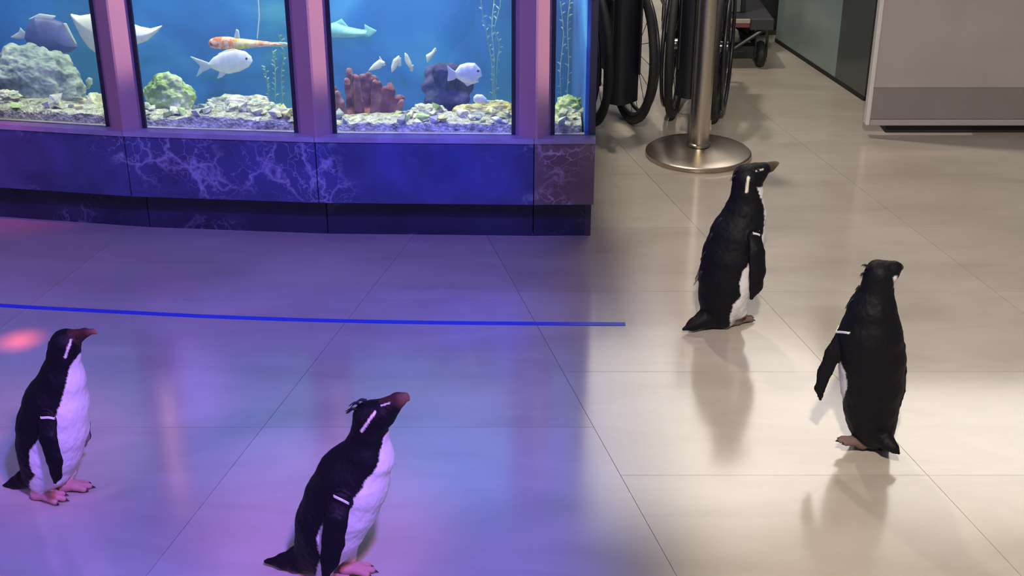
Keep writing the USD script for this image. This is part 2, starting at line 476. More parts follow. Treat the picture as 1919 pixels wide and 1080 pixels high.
class Field:
    """Smooth union of tapered capsules on a grid."""

    def __init__(self, lo, hi, h):
        self.lo, self.h = np.asarray(lo, float), h
        n = np.ceil((np.asarray(hi, float) - self.lo) / h).astype(int) + 1
        self.F = np.full(n, 0.5, np.float32)
        self.n = n

    def add(self, a, b, ra, rb, k=0.01, flat=None, squash=1.0):
        """flat: unit normal along which the capsule is thinned by squash (> 1)."""
        a, b = np.asarray(a, float), np.asarray(b, float)
        R = max(ra, rb) + k + 3 * self.h
        l = np.clip(np.floor((np.minimum(a, b) - R - self.lo) / self.h).astype(int), 0, self.n)
        u = np.clip(np.ceil((np.maximum(a, b) + R - self.lo) / self.h).astype(int) + 1, 0, self.n)
        if np.any(u <= l):
            return
        g = np.stack(np.meshgrid(*[self.lo[i] + np.arange(l[i], u[i]) * self.h for i in range(3)], indexing='ij'), -1)
        d = capsule(g, a, b, ra, rb, flat, squash).astype(np.float32)
        s = tuple(slice(l[i], u[i]) for i in range(3))
        f = self.F[s]
        hh = np.clip(0.5 + 0.5 * (f - d) / k, 0, 1)
        self.F[s] = f * (1 - hh) + d * hh - k * hh * (1 - hh)

    def mesh(self):
        return surface_net(self.F, self.lo, self.h)


def capsule(p, a, b, ra, rb, flat=None, squash=1.0):
    q = p - a
    ab = b - a
    L = np.linalg.norm(ab)
    u = ab / max(L, 1e-9)
    t = np.clip(q @ u / max(L, 1e-9), 0, 1)
    v = q - t[..., None] * ab
    if flat is not None:
        n = np.asarray(flat, float)
        s = v @ n
        v = v + ((squash - 1) * s)[..., None] * n
    return np.linalg.norm(v, axis=-1) - (ra + (rb - ra) * t)


def pillow(poly, thick, h=0.004, D=None):
    """A 2-D outline (u, v) inflated to a solid lens: real thickness, rounded rims."""
    poly = poly if isinstance(poly, Polygon) else Polygon(poly).buffer(0)
    x0, y0, x1, y1 = poly.bounds
    m = 3 * h
    us, vs = np.arange(x0 - m, x1 + m, h), np.arange(y0 - m, y1 + m, h)
    U, Vv = np.meshgrid(us, vs, indexing='ij')
    P = shapely.points(U.ravel(), Vv.ravel())
    d = shapely.distance(P, poly.exterior).reshape(U.shape)
    d = np.where(shapely.contains(poly, P).reshape(U.shape), d, -d)
    D = D or d.max()
    t = thick * np.sqrt(np.clip(1 - (1 - np.clip(d / D, 0, 1)) ** 2, 0, 1))
    ns = np.arange(-thick - m, thick + m, h * 0.7)
    F = np.abs(ns)[None, :, None] - np.where(d > 0, t, d * 1.5)[:, None, :]
    mesh = surface_net(F.astype(np.float32), (us[0], 0, vs[0]), h)
    mesh.vertices[:, 1] = (mesh.vertices[:, 1] / h) * (h * 0.7) + ns[0]
    v0 = np.array(mesh.vertices)
    trimesh.smoothing.filter_taubin(mesh, iterations=4)
    v = np.array(mesh.vertices)
    bad = np.linalg.norm(v - v0, axis=1) > 2 * h
    v[bad] = v0[bad]
    mesh.vertices = v
    return mesh


def rock(seed, size, detail=4, amp=0.35, freq=2.2, flatten=0.0):
    m = trimesh.creation.icosphere(subdivisions=detail)
    v = np.array(m.vertices)
    f = meshkit.fbm(v * freq + seed * 7.3, 5, seed)
    r = 1 + amp * 2 * (f - 0.5)
    v = v * r[:, None]
    v = v * np.asarray(size)
    v[:, 2] = np.maximum(v[:, 2], -np.asarray(size)[2] * 0.55)
    v[:, 2] -= v[:, 2].min()
    m.vertices = v
    return m


# ------------------------------------------------------------------ aquarium
SILL = 0.38
F0 = np.array([on_z(x, y, SILL)[:2] for x, y in ((-330, 214), (228, 247), (588, 258), (1001, 261.5), (1117, 261))])


def offset(P, d):
    """Polyline moved by d away from the camera side (mitred)."""
    t = np.diff(P, axis=0)
    t /= np.linalg.norm(t, axis=1, keepdims=True)
    n = np.stack([-t[:, 1], t[:, 0]], 1)
    N = np.vstack([n[:1], (n[:-1] + n[1:]) / 2, n[-1:]])
    N /= np.array([N[i] @ n[max(i - 1, 0)] for i in range(len(N))])[:, None]
    return P + N * d


def strip(i, d0, d1, z0, z1, gap=0.0015):
    a, b = offset(F0, d0), offset(F0, d1)
    q = Polygon([a[i], a[i + 1], b[i + 1], b[i]])
    q = q.buffer(-gap, join_style=2) if gap else q
    return extrude_poly(q, z0, z1)


tank = thing('aquarium', 'faceted aquarium with marble base, pink metal mullions and lit blue water behind glass', 'aquarium', (0, 0, 0))
for i in range(4):
    obj('fascia_panel', strip(i, 0.008, 0.044, 0.156, SILL - 0.016), MATS['weak_light_marble' if i == 3 else 'dark_marble'], tank, smooth=False, label='marble panel at the right end, coloured browner for weaker blue light' if i == 3 else None)
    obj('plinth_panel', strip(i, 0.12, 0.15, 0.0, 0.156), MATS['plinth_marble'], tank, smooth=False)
    obj('sill', strip(i, 0.0, 0.07, SILL - 0.016, SILL, 0.0008), MATS['sill_stone'], tank, smooth=False)
GL, BACKD, TOP, ROOF = 0.036, 0.80, 1.12, 1.62
TF = 0.10                       # the tank's floor lies below the sill
end = offset(F0, 0.05)[4]
base_poly = Polygon(list(offset(F0, 0.15)) + list(offset(F0, BACKD + 0.03))[::-1])
lip_poly = Polygon(list(offset(F0, 0.045)) + list(offset(F0, 0.07))[::-1])
obj('cabinet', cat_([extrude_poly(base_poly, 0.0, TF - 0.02), extrude_poly(lip_poly, 0.172, SILL - 0.017)]), MATS['tank_hood'], tank, smooth=False)
soff = Polygon(list(offset(F0, 0.05)) + list(offset(F0, 0.15))[::-1])
obj('soffit', extrude_poly(soff, 0.157, 0.170), MATS['tank_hood'], tank, smooth=False)
hood = Polygon(list(offset(F0, 0.02)) + list(offset(F0, BACKD + 0.05))[::-1])
val = Polygon(list(offset(F0, 0.02)) + list(offset(F0, 0.10))[::-1])  # unseen valance added to hide the tank lamps from floor reflections
obj('hood', cat_([extrude_poly(val, TOP, ROOF), extrude_poly(hood, ROOF, 3.15)]), MATS['tank_hood'], tank, smooth=False)
bd = Polygon(list(offset(F0, BACKD)) + list(offset(F0, BACKD + 0.03))[::-1])
obj('backdrop', extrude_poly(bd, TF - 0.02, ROOF), MATS['water_haze_blue'], tank, smooth=False, label='tank back coloured blue for deep hazy water')
q = LineString([offset(F0, 0.12)[4] - [0.010, 0], offset(F0, BACKD + 0.03)[4] - [0.010, 0]]).buffer(0.010, cap_style=2)
obj('end_cladding', cat_([extrude_poly(q, 0.0, 0.156), extrude_poly(LineString([offset(F0, 0.046)[4] - [0.010, 0], offset(F0, BACKD + 0.03)[4] - [0.010, 0]]).buffer(0.010, cap_style=2), 0.172, ROOF)]), MATS['tank_hood'], tank, smooth=False, label='dark end wall facing the lobby')
for name, i, sg in (('end_panel', 4, -1), ('end_panel', 0, 1)):
    a, b = offset(F0, GL + 0.013)[i] + [sg * 0.027, 0], offset(F0, BACKD)[i] + [sg * 0.027, 0]
    q = LineString([a, b]).buffer(0.006, cap_style=2)
    q2 = LineString([offset(F0, 0.155)[i] + [sg * 0.027, 0], b]).buffer(0.006, cap_style=2)
    obj(name, cat_([extrude_poly(q2, TF - 0.02, 0.1725), extrude_poly(q, 0.173, ROOF)]), MATS['water_haze_blue'], tank, smooth=False)
for i in range(4):
    obj('glass_pane', strip(i, GL, GL + 0.012, SILL, TOP, 0.0), MATS['pane_glass'], tank, smooth=False)
for i in (1, 2, 3):
    t = F0[i + 1] - F0[i - 1]
    t /= np.linalg.norm(t)
    n = np.array([t[1], -t[0]])
    c = offset(F0, GL + 0.012)[i]
    hl, hr, ap, sh = 0.058, 0.052, 0.046, 0.008
    k = 0.004
    V = [c - t * hl, c - t * hl + n * 0.004, c + t * (sh - 0.004) + n * ap, c + t * (sh + 0.003) + n * ap, c + t * hr + n * 0.004, c + t * hr]
    o = obj('mullion', extrude_poly(Polygon(V), SILL, TOP), MATS['mullion_metal'], tank, smooth=False)
    g = cat_([extrude_poly(LineString([c + t * s, c + t * (s + 0.013 * np.sign(s))]).buffer(0.005, cap_style=2), SILL, TOP) for s in (-hl, hr)])
    obj('gasket', g, MATS['black_rubber'], o, smooth=False, label='black rubber gasket strips')

# gravel bed
xs, ys = np.linspace(-2.15, 0.25, 150), np.linspace(0.054, BACKD - 0.01, 50)
Pl = np.vstack([offset(F0, d)[None] for d in ys])
G = []
for j, d in enumerate(ys):
    line = LineString(offset(F0, d))
    L = line.length
    G.append([line.interpolate(s * L).coords[0] for s in np.linspace(0.012, 0.984, 150)])
G = np.array(G)
prof = np.interp(ys, [0.05, 0.15, 0.23, 0.36, 0.50, 0.80], [SILL + 0.014, SILL + 0.022, SILL - 0.002, 0.27, 0.19, 0.17])
hz = prof[:, None] * np.ones((1, 150))
hz = hz + 0.028 * (meshkit.fbm(np.dstack([G * 9, 0 * G[..., :1]]), 4, 3) - 0.4) + 0.012 * meshkit.noise(np.dstack([G * 70, 0 * G[..., :1]]), 5)
hz[0] = SILL - 0.05               # the bed's front closes down behind the glass
Vt_ = np.dstack([G, hz]).reshape(-1, 3)
Fq = [[a * 150 + b, a * 150 + b + 1, (a + 1) * 150 + b + 1, (a + 1) * 150 + b] for a in range(49) for b in range(149)]
obj('gravel_bed', (Vt_, Fq), MATS['gravel'], smooth=True, label='pale gravel covering the aquarium floor', cat='gravel', kind='stuff')


def bed_z(x, y):
    k = np.argmin(((G - [x, y]) ** 2).sum(-1))
    return hz.ravel()[k]


def place_rock(label, m, seed, x0, x1, top, y, deep, detail=5, amp=0.35, freq=2.0):
    """x0, x1: photographed left and right edge; top: photographed top; deep: half depth in metres."""
    a, b = on_y(x0, top + 30, y), on_y(x1, top + 30, y)
    x = (a[0] + b[0]) / 2
    z = bed_z(x, y) - 0.015
    zt = on_y((x0 + x1) / 2, top, y)[2]
    ms = rock(seed, (1, 1, 1), detail, amp, freq)
    v = np.array(ms.vertices)
    v -= [*(v.min(0) + v.max(0))[:2] / 2, v[:, 2].min()]
    e = v.max(0) - v.min(0)
    ms.vertices = v / e * [b[0] - a[0], 2 * deep, zt - z]
    return obj('rock', ms, MATS[m], smooth=True, label=label, cat='rock', loc=(x, y, z))


place_rock('huge grey-green rock filling the left corner of the aquarium', 'rock_grey', 3, -70, 156, 80, 4.40, 0.13, 6, 0.42, 1.8)
place_rock('small pale rock low beside the left mullion of the leftmost pane', 'rock_pale', 12, 158, 200, 172, 4.34, 0.04, 4)
place_rock('pale holed rock at the bottom left corner of the aquarium', 'rock_pale', 8, -30, 48, 168, 4.23, 0.04, 5, 0.6, 2.6)
place_rock('upright lime green rock right of the first mullion', 'rock_green', 5, 262, 366, 134, 4.22, 0.06, 5, 0.4, 2.0)
place_rock('long flat pale rock ledge in the middle pane', 'rock_pale', 21, 355, 556, 178, 4.27, 0.055, 6, 0.5, 3.0)
place_rock('cream rubble rock between the red and the purple coral', 'rock_pale', 31, 752, 856, 192, 4.20, 0.05, 6, 0.55, 3.0)
place_rock('yellow-green rock beside the third mullion', 'rock_yellow', 17, 845, 985, 188, 4.22, 0.06, 6, 0.5, 2.4)
place_rock('mossy green boulder in the narrow pane at the aquarium end', 'rock_green', 41, 1034, 1106, 180, 4.19, 0.06, 5, 0.4, 2.2)

# loose rubble stones
def fy(px, d):
    """World y of the aquarium front, set back by d, where the photographed column px meets it."""
    o, x = offset(F0, d), on_y(px, 235, 4.0)[0]
    return float(np.interp(x, o[:, 0], o[:, 1]))


rng = np.random.default_rng(11)
protos = [trimesh.Trimesh(rng.normal(size=(14, 3)) * [1, 0.8, 0.7]).convex_hull for _ in range(6)]
for q in protos:
    q.apply_scale(1 / np.abs(q.vertices).max())
spans = [(2, 188, 10), (262, 548, 46), (632, 650, 3), (745, 955, 30), (1042, 1105, 8)]
shades = ['rock_pale', 'rock_pale', 'rock_grey', 'rock_yellow', 'rock_green', 'rock_pale']
panes = ['leftmost pane', 'second pane from the left', None, 'wide third pane', 'narrow end pane']
for (a, b, n), pane in zip(spans, panes):
    pane = pane or 'wide third pane'
    for k in range(n):
        px, d = rng.uniform(a, b), GL + 0.035 + 0.13 * rng.random()
        yy = fy(px, d)
        p = on_y(px, 235, yy)
        q = protos[rng.integers(6)].copy()
        q.apply_transform(trimesh.transformations.rotation_matrix(rng.uniform(0, 6.3), (0, 0, 1)))
        s = rng.uniform(0.012, 0.030)
        q.apply_scale(s)
        obj('rubble_stone', q, MATS[shades[rng.integers(6)]], smooth=False, label='angular rubble stone lying on the aquarium gravel behind the ' + pane, cat='stone',
            group='rubble stones behind the ' + pane, loc=(p[0], yy, bed_z(p[0], yy) + s * 0.35))


# ---- water
mat('water', {'v': ('principled_volume', {'color': (0.10, 0.30, 0.95), 'density': 0.75, 'absorption_color': (0.70, 0.86, 1.0), 'anisotropy': 0.2})}, [], surface=None, volume='v.volume')
wp = Polygon(list(offset(F0, GL + 0.014)) + list(offset(F0, BACKD - 0.003))[::-1]).buffer(-0.014, join_style=2)
obj('water', extrude_poly(wp, TF + 0.002, ROOF - 0.12), MATS['water'], smooth=False, label='hazy blue water filling the lit aquarium', cat='water', kind='stuff')

# ---- corals
def lobed(name, label, m, px, py, y, caps, k, h, amp, seed, cat='coral'):
    """Coral from tapered lobes given in metres about its foot: (a, b, ra, rb)."""
    p = on_y(px, py, y)
    z = bed_z(p[0], y) - 0.012
    A = np.array([c for q in caps for c in q[:2]], float)
    f = Field(A.min(0) - 0.09, A.max(0) + 0.09, h)
    for a, b, ra, rb in caps:
        f.add(a, b, ra, rb, k)
    ms = f.mesh()
    ms.vertices += ms.vertex_normals * (amp * 2 * (meshkit.fbm(ms.vertices * 38, 3, seed) - 0.5))[:, None]
    return obj(name, ms, MATS[m], smooth=True, label=label, cat=cat, loc=(p[0], y, z))


rng = np.random.default_rng(5)
caps = []
for k in range(17):
    x = -0.11 + 0.22 * k / 16 + rng.uniform(-0.008, 0.008)
    yo = rng.uniform(-0.05, 0.05)
    hgt = 0.165 * (1 - 0.55 * (abs(x + 0.01) / 0.115) ** 2) * rng.uniform(0.85, 1.08)
    caps.append(((x * 0.85, yo * 0.8, 0.0), (x * 1.08, yo, hgt), 0.017, 0.011))
caps += [((0.085, -0.02, 0.0), (0.115, -0.03, 0.075), 0.012, 0.009), ((-0.1, 0, 0.01), (0.09, 0, 0.01), 0.03, 0.03)]
lobed('coral', 'reddish brown finger coral right of the second mullion', 'coral_red', 690, 225, 4.21, caps, 0.010, 0.0045, 0.006, 2)
caps = [((0.02, 0, 0), (0.01, 0, 0.13), 0.022, 0.03)]
for k in range(10):
    a = k / 10 * 2 * math.pi
    caps.append(((0.01, 0, 0.14), (0.002 + 0.058 * math.cos(a), 0.03 * math.sin(3 * a), 0.165 + 0.062 * math.sin(a)), 0.03, 0.030))
lobed('coral', 'dark purple rounded coral behind the silver fish', 'coral_purple', 838, 215, 4.30, caps, 0.012, 0.005, 0.007, 7)


# ---- fish: outlines traced, each inflated to a solid body, at its own distance in the tank
def fish(name, label, cat, y, body, thick, m, fins=(), fin_m='fin_pale', eye=None, yaw=0.0, group=None):
    P = np.array([on_y(px, py, y) for px, py in body])
    c = P.mean(0)
    t = thing(name, label, cat, c, yaw, group)
    q = Polygon((P - c)[:, [0, 2]]).buffer(0.004).buffer(-0.003)
    obj('body', pillow(q, thick, 0.003), MATS[m], t, smooth=True)
    for fname, pts in fins:
        Q = np.array([on_y(px, py, y) for px, py in pts]) - c
        obj(fname, pillow(Polygon(Q[:, [0, 2]]).buffer(0.002), 0.0035, 0.0025), MATS[fin_m], t, smooth=True)
    if eye:
        e = on_y(*eye, y) - c
        s = trimesh.creation.icosphere(2, 0.004)
        s.apply_translation((e[0], -thick * 0.72, e[2]))
        obj('eye', s, MATS['black_paint'], t, smooth=True)
    return t


fish('fish', 'silver deep-bodied fish in the middle pane below the slender striped fish', 'fish', 4.36,
     [(389, 121), (400, 108), (420, 97), (442, 93), (460, 97), (471, 107), (473, 115), (466, 125), (448, 134), (428, 138), (408, 133), (396, 127)], 0.016, 'fish_silver',
     [('tail_fin', [(394, 119), (380, 114), (357, 106), (366, 115), (376, 124), (372, 134), (369, 143), (380, 134), (394, 127)]),
      ('pelvic_fin', [(412, 133), (424, 137), (416, 144), (407, 147), (410, 140)]), ('dorsal_fin', [(408, 102), (425, 94), (440, 92), (436, 98), (414, 106)])], eye=(463, 108))
fish('fish', 'slender red, white and yellow striped fish above the silver fish', 'fish', 4.42,
     [(391, 80), (394, 74), (404, 70), (425, 69), (446, 72), (470, 75), (500, 78), (532, 83), (505, 86), (480, 88), (455, 91), (430, 92), (404, 91), (393, 87)], 0.012, 'fish_striped',
     [('tail_fin', [(505, 80), (534, 80), (546, 84), (530, 87), (505, 86)]), ('dorsal_fin', [(439, 72), (443, 55), (447, 58), (449, 73)])], eye=(397, 81))
fish('fish', 'dusky purple fish with pale-edged tail in the leftmost pane', 'fish', 4.62,
     [(46, 70), (52, 45), (65, 32), (100, 36), (118, 43), (132, 66), (146, 88), (130, 98), (95, 102), (62, 94)], 0.03, 'fish_dusky',
     [('tail_fin', [(48, 62), (38, 52), (22, 34), (36, 34), (40, 46), (36, 60), (20, 70), (34, 73), (48, 72)]), ('pectoral_fin', [(118, 44), (124, 44), (143, 82), (137, 82)]), ('dorsal_fin', [(54, 36), (74, 26), (104, 30), (98, 38), (64, 36)])])
fish('stingray', 'white-bellied ray gliding behind the first mullion', 'ray', 4.50,
     [(132, 26), (150, 30), (186, 24), (230, 38), (262, 50), (282, 54), (304, 48), (292, 62), (276, 76), (260, 81), (238, 96), (205, 108), (184, 102), (166, 88), (152, 68), (140, 44)], 0.028, 'ray_white')
fish('fish', 'pale cyan fish high in the third pane swimming beside the second mullion', 'fish', 4.66,
     [(600, 58), (612, 47), (628, 42), (650, 50), (672, 55), (688, 57), (690, 66), (660, 70), (625, 69), (608, 66)], 0.02, 'fish_cyan',
     [('tail_fin', [(684, 57), (683, 46), (694, 52), (706, 58), (694, 68), (684, 69)]), ('dorsal_fin', [(626, 44), (640, 36), (652, 50)])], fin_m='fish_cyan')
fish('fish', 'white blunt-headed fish in front of the dark purple coral', 'fish', 4.17,
     [(853, 134), (862, 122), (877, 118), (890, 119), (900, 130), (903, 142), (895, 147), (898, 153), (885, 157), (868, 154), (856, 146)], 0.017, 'fish_silver',
     [('tail_fin', [(857, 136), (846, 130), (838, 123), (841, 137), (839, 152), (850, 149), (858, 144)]), ('anal_fin', [(868, 153), (884, 157), (876, 161)])], eye=(896, 131))
fish('fish', 'tiny white fish low in the third pane', 'fish', 4.19,
     [(887, 183), (893, 177), (904, 178), (912, 186), (909, 193), (897, 194), (888, 190)], 0.010, 'fish_silver',
     [('tail_fin', [(908, 187), (917, 190), (914, 194), (908, 193)])])
small = [([(700, 120), (712, 111), (722, 117), (712, 128), (690, 133)], [(712, 112), (711, 106), (722, 122), (718, 124)], 'leftmost fish of the small silver shoal above the red coral'),
         ([(733, 126), (737, 112), (748, 104), (750, 114), (742, 128), (734, 136)], [(744, 106), (751, 109), (751, 124), (747, 124)], 'second fish from the left in the small silver shoal above the red coral'),
         ([(758, 98), (764, 103), (771, 118), (773, 130), (766, 126), (759, 114)], [(768, 122), (775, 122), (773, 134), (769, 132)], 'third fish from the left in the small silver shoal, hanging nearly upright'),
         ([(798, 104), (808, 98), (814, 92), (816, 98), (808, 110), (801, 118)], [(810, 96), (816, 90), (818, 96)], 'rightmost fish of the small silver shoal, above the purple coral')]
for b, tf, lab in small:
    fish('fish', lab, 'fish', 4.52, b, 0.008, 'fish_silver', [('tail_fin', tf)], group=None)
fish('fish', 'small pale fish low beside the left mullion of the leftmost pane', 'fish', 4.5,
     [(160, 152), (166, 145), (173, 148), (173, 158), (165, 162)], 0.008, 'fish_silver', [('tail_fin', [(164, 160), (170, 160), (166, 167), (161, 166)])])


# ---- water plants and the cable
def strands(name, label, y, paths, r, m, cat, leaf=False):
    base = on_y(*paths[0][0], y)
    base[2] = bed_z(base[0], y)
    parts = []
    rg = np.random.default_rng(len(paths))
    for pa_ in paths:
        P = np.array([on_y(px, py, y) for px, py in pa_])
        P[:, 1] += np.linspace(0, rg.uniform(-0.05, 0.05), len(P))
        P = curve(P, 40) - base
        parts.append(tube(P, r, 6))
        if leaf:
            for k in range(3, len(P) - 2, 3):
                e = P[k] + np.array([rg.choice([-1, 1]) * rg.uniform(0.006, 0.014), rg.uniform(-0.01, 0.01), rg.uniform(0.005, 0.014)])
                parts.append(tube([P[k], (P[k] + e) / 2 + [0, 0, 0.002], e], [0.0012, 0.0028, 0.0008], 5))
    obj(name, cat_(parts), MATS[m], smooth=True, label=label, cat=cat, loc=base)


strands('water_plant', 'tall wispy water plant beside the third mullion', 4.48,
        [[(924, 200), (922, 120), (912, 60), (906, 30), (900, -25)], [(926, 200), (926, 110), (922, 60), (925, 15), (930, -30)], [(928, 200), (932, 120), (936, 85), (928, 50), (938, 5), (936, -30)]], 0.0022, 'weed', 'plant', True)
strands('water_plant', 'thin trailing water plant at the right of the middle pane', 4.52,
        [[(505, 190), (502, 150), (500, 118)], [(516, 190), (514, 130), (508, 100)], [(530, 190), (528, 140), (534, 95), (524, 60)]], 0.0018, 'weed', 'plant', True)
strands('water_plant', 'sparse dark water plant in the narrow pane at the aquarium end', 4.5,
        [[(1052, 190), (1050, 130), (1056, 60), (1050, 0)], [(1062, 190), (1066, 120), (1064, 50), (1068, 0)]], 0.0022, 'weed', 'plant', True)
cp = on_y(482, 72, 4.6)
obj('cable', tube(np.array([on_y(482, 72, 4.6), on_y(486, 30, 4.6), [on_y(489, 0, 4.6)[0], 4.6, TOP]]) - cp, 0.0022, 6), MATS['cable_white'], smooth=True,
    label='thin pale cable hanging down in the middle pane', cat='cable', loc=cp)


# ------------------------------------------------------------------ lobby: counter, cabinet, post, wheelchairs, trolley
c = (1.41, 5.05, 0.0)
t = thing('counter', 'pale grey reception counter with a darker kick band and raised above a black toe recess', 'counter', c)
obj('front_panel', bx(0.018, 3.3, 0, 0.035, 0.205, 1.12, 0.003), MATS['counter_laminate'], t, smooth=False)
obj('kick_band', bx(0.018, 3.3, 0.002, 0.035, 0.075, 0.2045, 0.002), MATS['counter_band'], t, smooth=False, label='darker grey band along the counter foot')
obj('bottom_trim', bx(0.018, 3.3, -0.004, 0.035, 0.05, 0.0745, 0.003), MATS['counter_laminate'], t, smooth=False)
obj('edge_trim', bx(0, 0.0175, -0.003, 0.04, 0.05, 1.12, 0.004), MATS['trim_pale'], t, smooth=False, label='pale vertical edge trim')
obj('carcass', bx(0.42, 3.3, 0.036, 0.40, 0.05, 1.12), MATS['counter_band'], t, smooth=False)
obj('toe_recess', bx(0.10, 3.3, 0.06, 0.40, 0.0, 0.0495), MATS['toe_black'], t, smooth=False)
obj('countertop', bx(-0.01, 3.3, -0.03, 0.42, 1.121, 1.16, 0.006), MATS['trim_pale'], t, smooth=False)

p0, p1 = np.array([1.525, 5.53]), np.array([1.315, 6.50])
t = thing('cabinet', 'glossy grey-green cabinet behind the counter showing its long slanting side', 'cabinet', (*p0, 0))
u = (p1 - p0) / np.linalg.norm(p1 - p0)
nrm = np.array([u[1], -u[0]])
Lc = np.linalg.norm(p1 - p0)


def wall_quad(s0, s1, th, z0, z1, out=0.0):
    a = u * s0 - nrm * out
    b = u * s1 - nrm * out
    return extrude_poly(Polygon([a, b, b + nrm * th, a + nrm * th]), z0, z1)


obj('side_panel', wall_quad(0, Lc * 0.30, 0.03, 0.019, 1.3), MATS['cabinet_dark_reflection'], t, smooth=False, label='side panel coloured dark grey for the darker half of its reflection')
obj('side_panel', wall_quad(Lc * 0.302, Lc, 0.03, 0.019, 1.3), MATS['cabinet_pale_reflection'], t, smooth=False, label='grey-green side panel coloured lighter for the paler half of its reflection')
obj('carcass', extrude_poly(Polygon([nrm * 0.031, u * Lc + nrm * 0.031, u * Lc + [2.6, 0], [2.6, 0]]), 0.019, 1.3), MATS['cabinet_black'], t, smooth=False)
obj('base_strip', wall_quad(0, Lc, 0.05, 0.0, 0.018, 0.003), MATS['toe_black'], t, smooth=False, label='black base strip')

kp = on_z(1445, 62)
t = thing('kiosk', 'black upright block added to fill the dark void behind the trolley', 'kiosk', (1.34, 6.62, 0))  # added block, black to fill the dark void here
obj('body', bx(-0.17, 0.12, 0, 0.3, 0.03, 1.4, 0.008), MATS['cabinet_black'], t, smooth=False)
obj('base', bx(-0.16, 0.11, 0.01, 0.29, 0.0, 0.0295), MATS['toe_black'], t, smooth=False)

pp = on_z(1308, 291)
t = thing('stanchion_post', 'brushed metal queue post on a round domed base', 'stanchion', (pp[0], pp[1], 0))
obj('base', lathe([(0, 0), (0.200, 0), (0.203, 0.004), (0.203, 0.016), (0.196, 0.022), (0.150, 0.027), (0.09, 0.034), (0.055, 0.040), (0.0, 0.042)], 72), MATS['base_metal'], t, smooth=40)
obj('post', lathe([(0, 0.0425), (0.045, 0.0425), (0.045, 0.052), (0.0385, 0.056), (0.0385, 0.94), (0, 0.94)], 48), MATS['post_metal'], t, smooth=40)
obj('belt_head', lathe([(0, 0.9405), (0.036, 0.9405), (0.038, 0.945), (0.038, 1.01), (0.032, 1.02), (0, 1.02)], 48), MATS['black_paint'], t, smooth=40)


def ring(R, r, c, n=48, k=8):
    a = np.arange(n) / n * 2 * np.pi
    return tube(np.c_[np.full(n, c[0]), c[1] + R * np.cos(a), c[2] + R * np.sin(a)], r, k, closed=True)


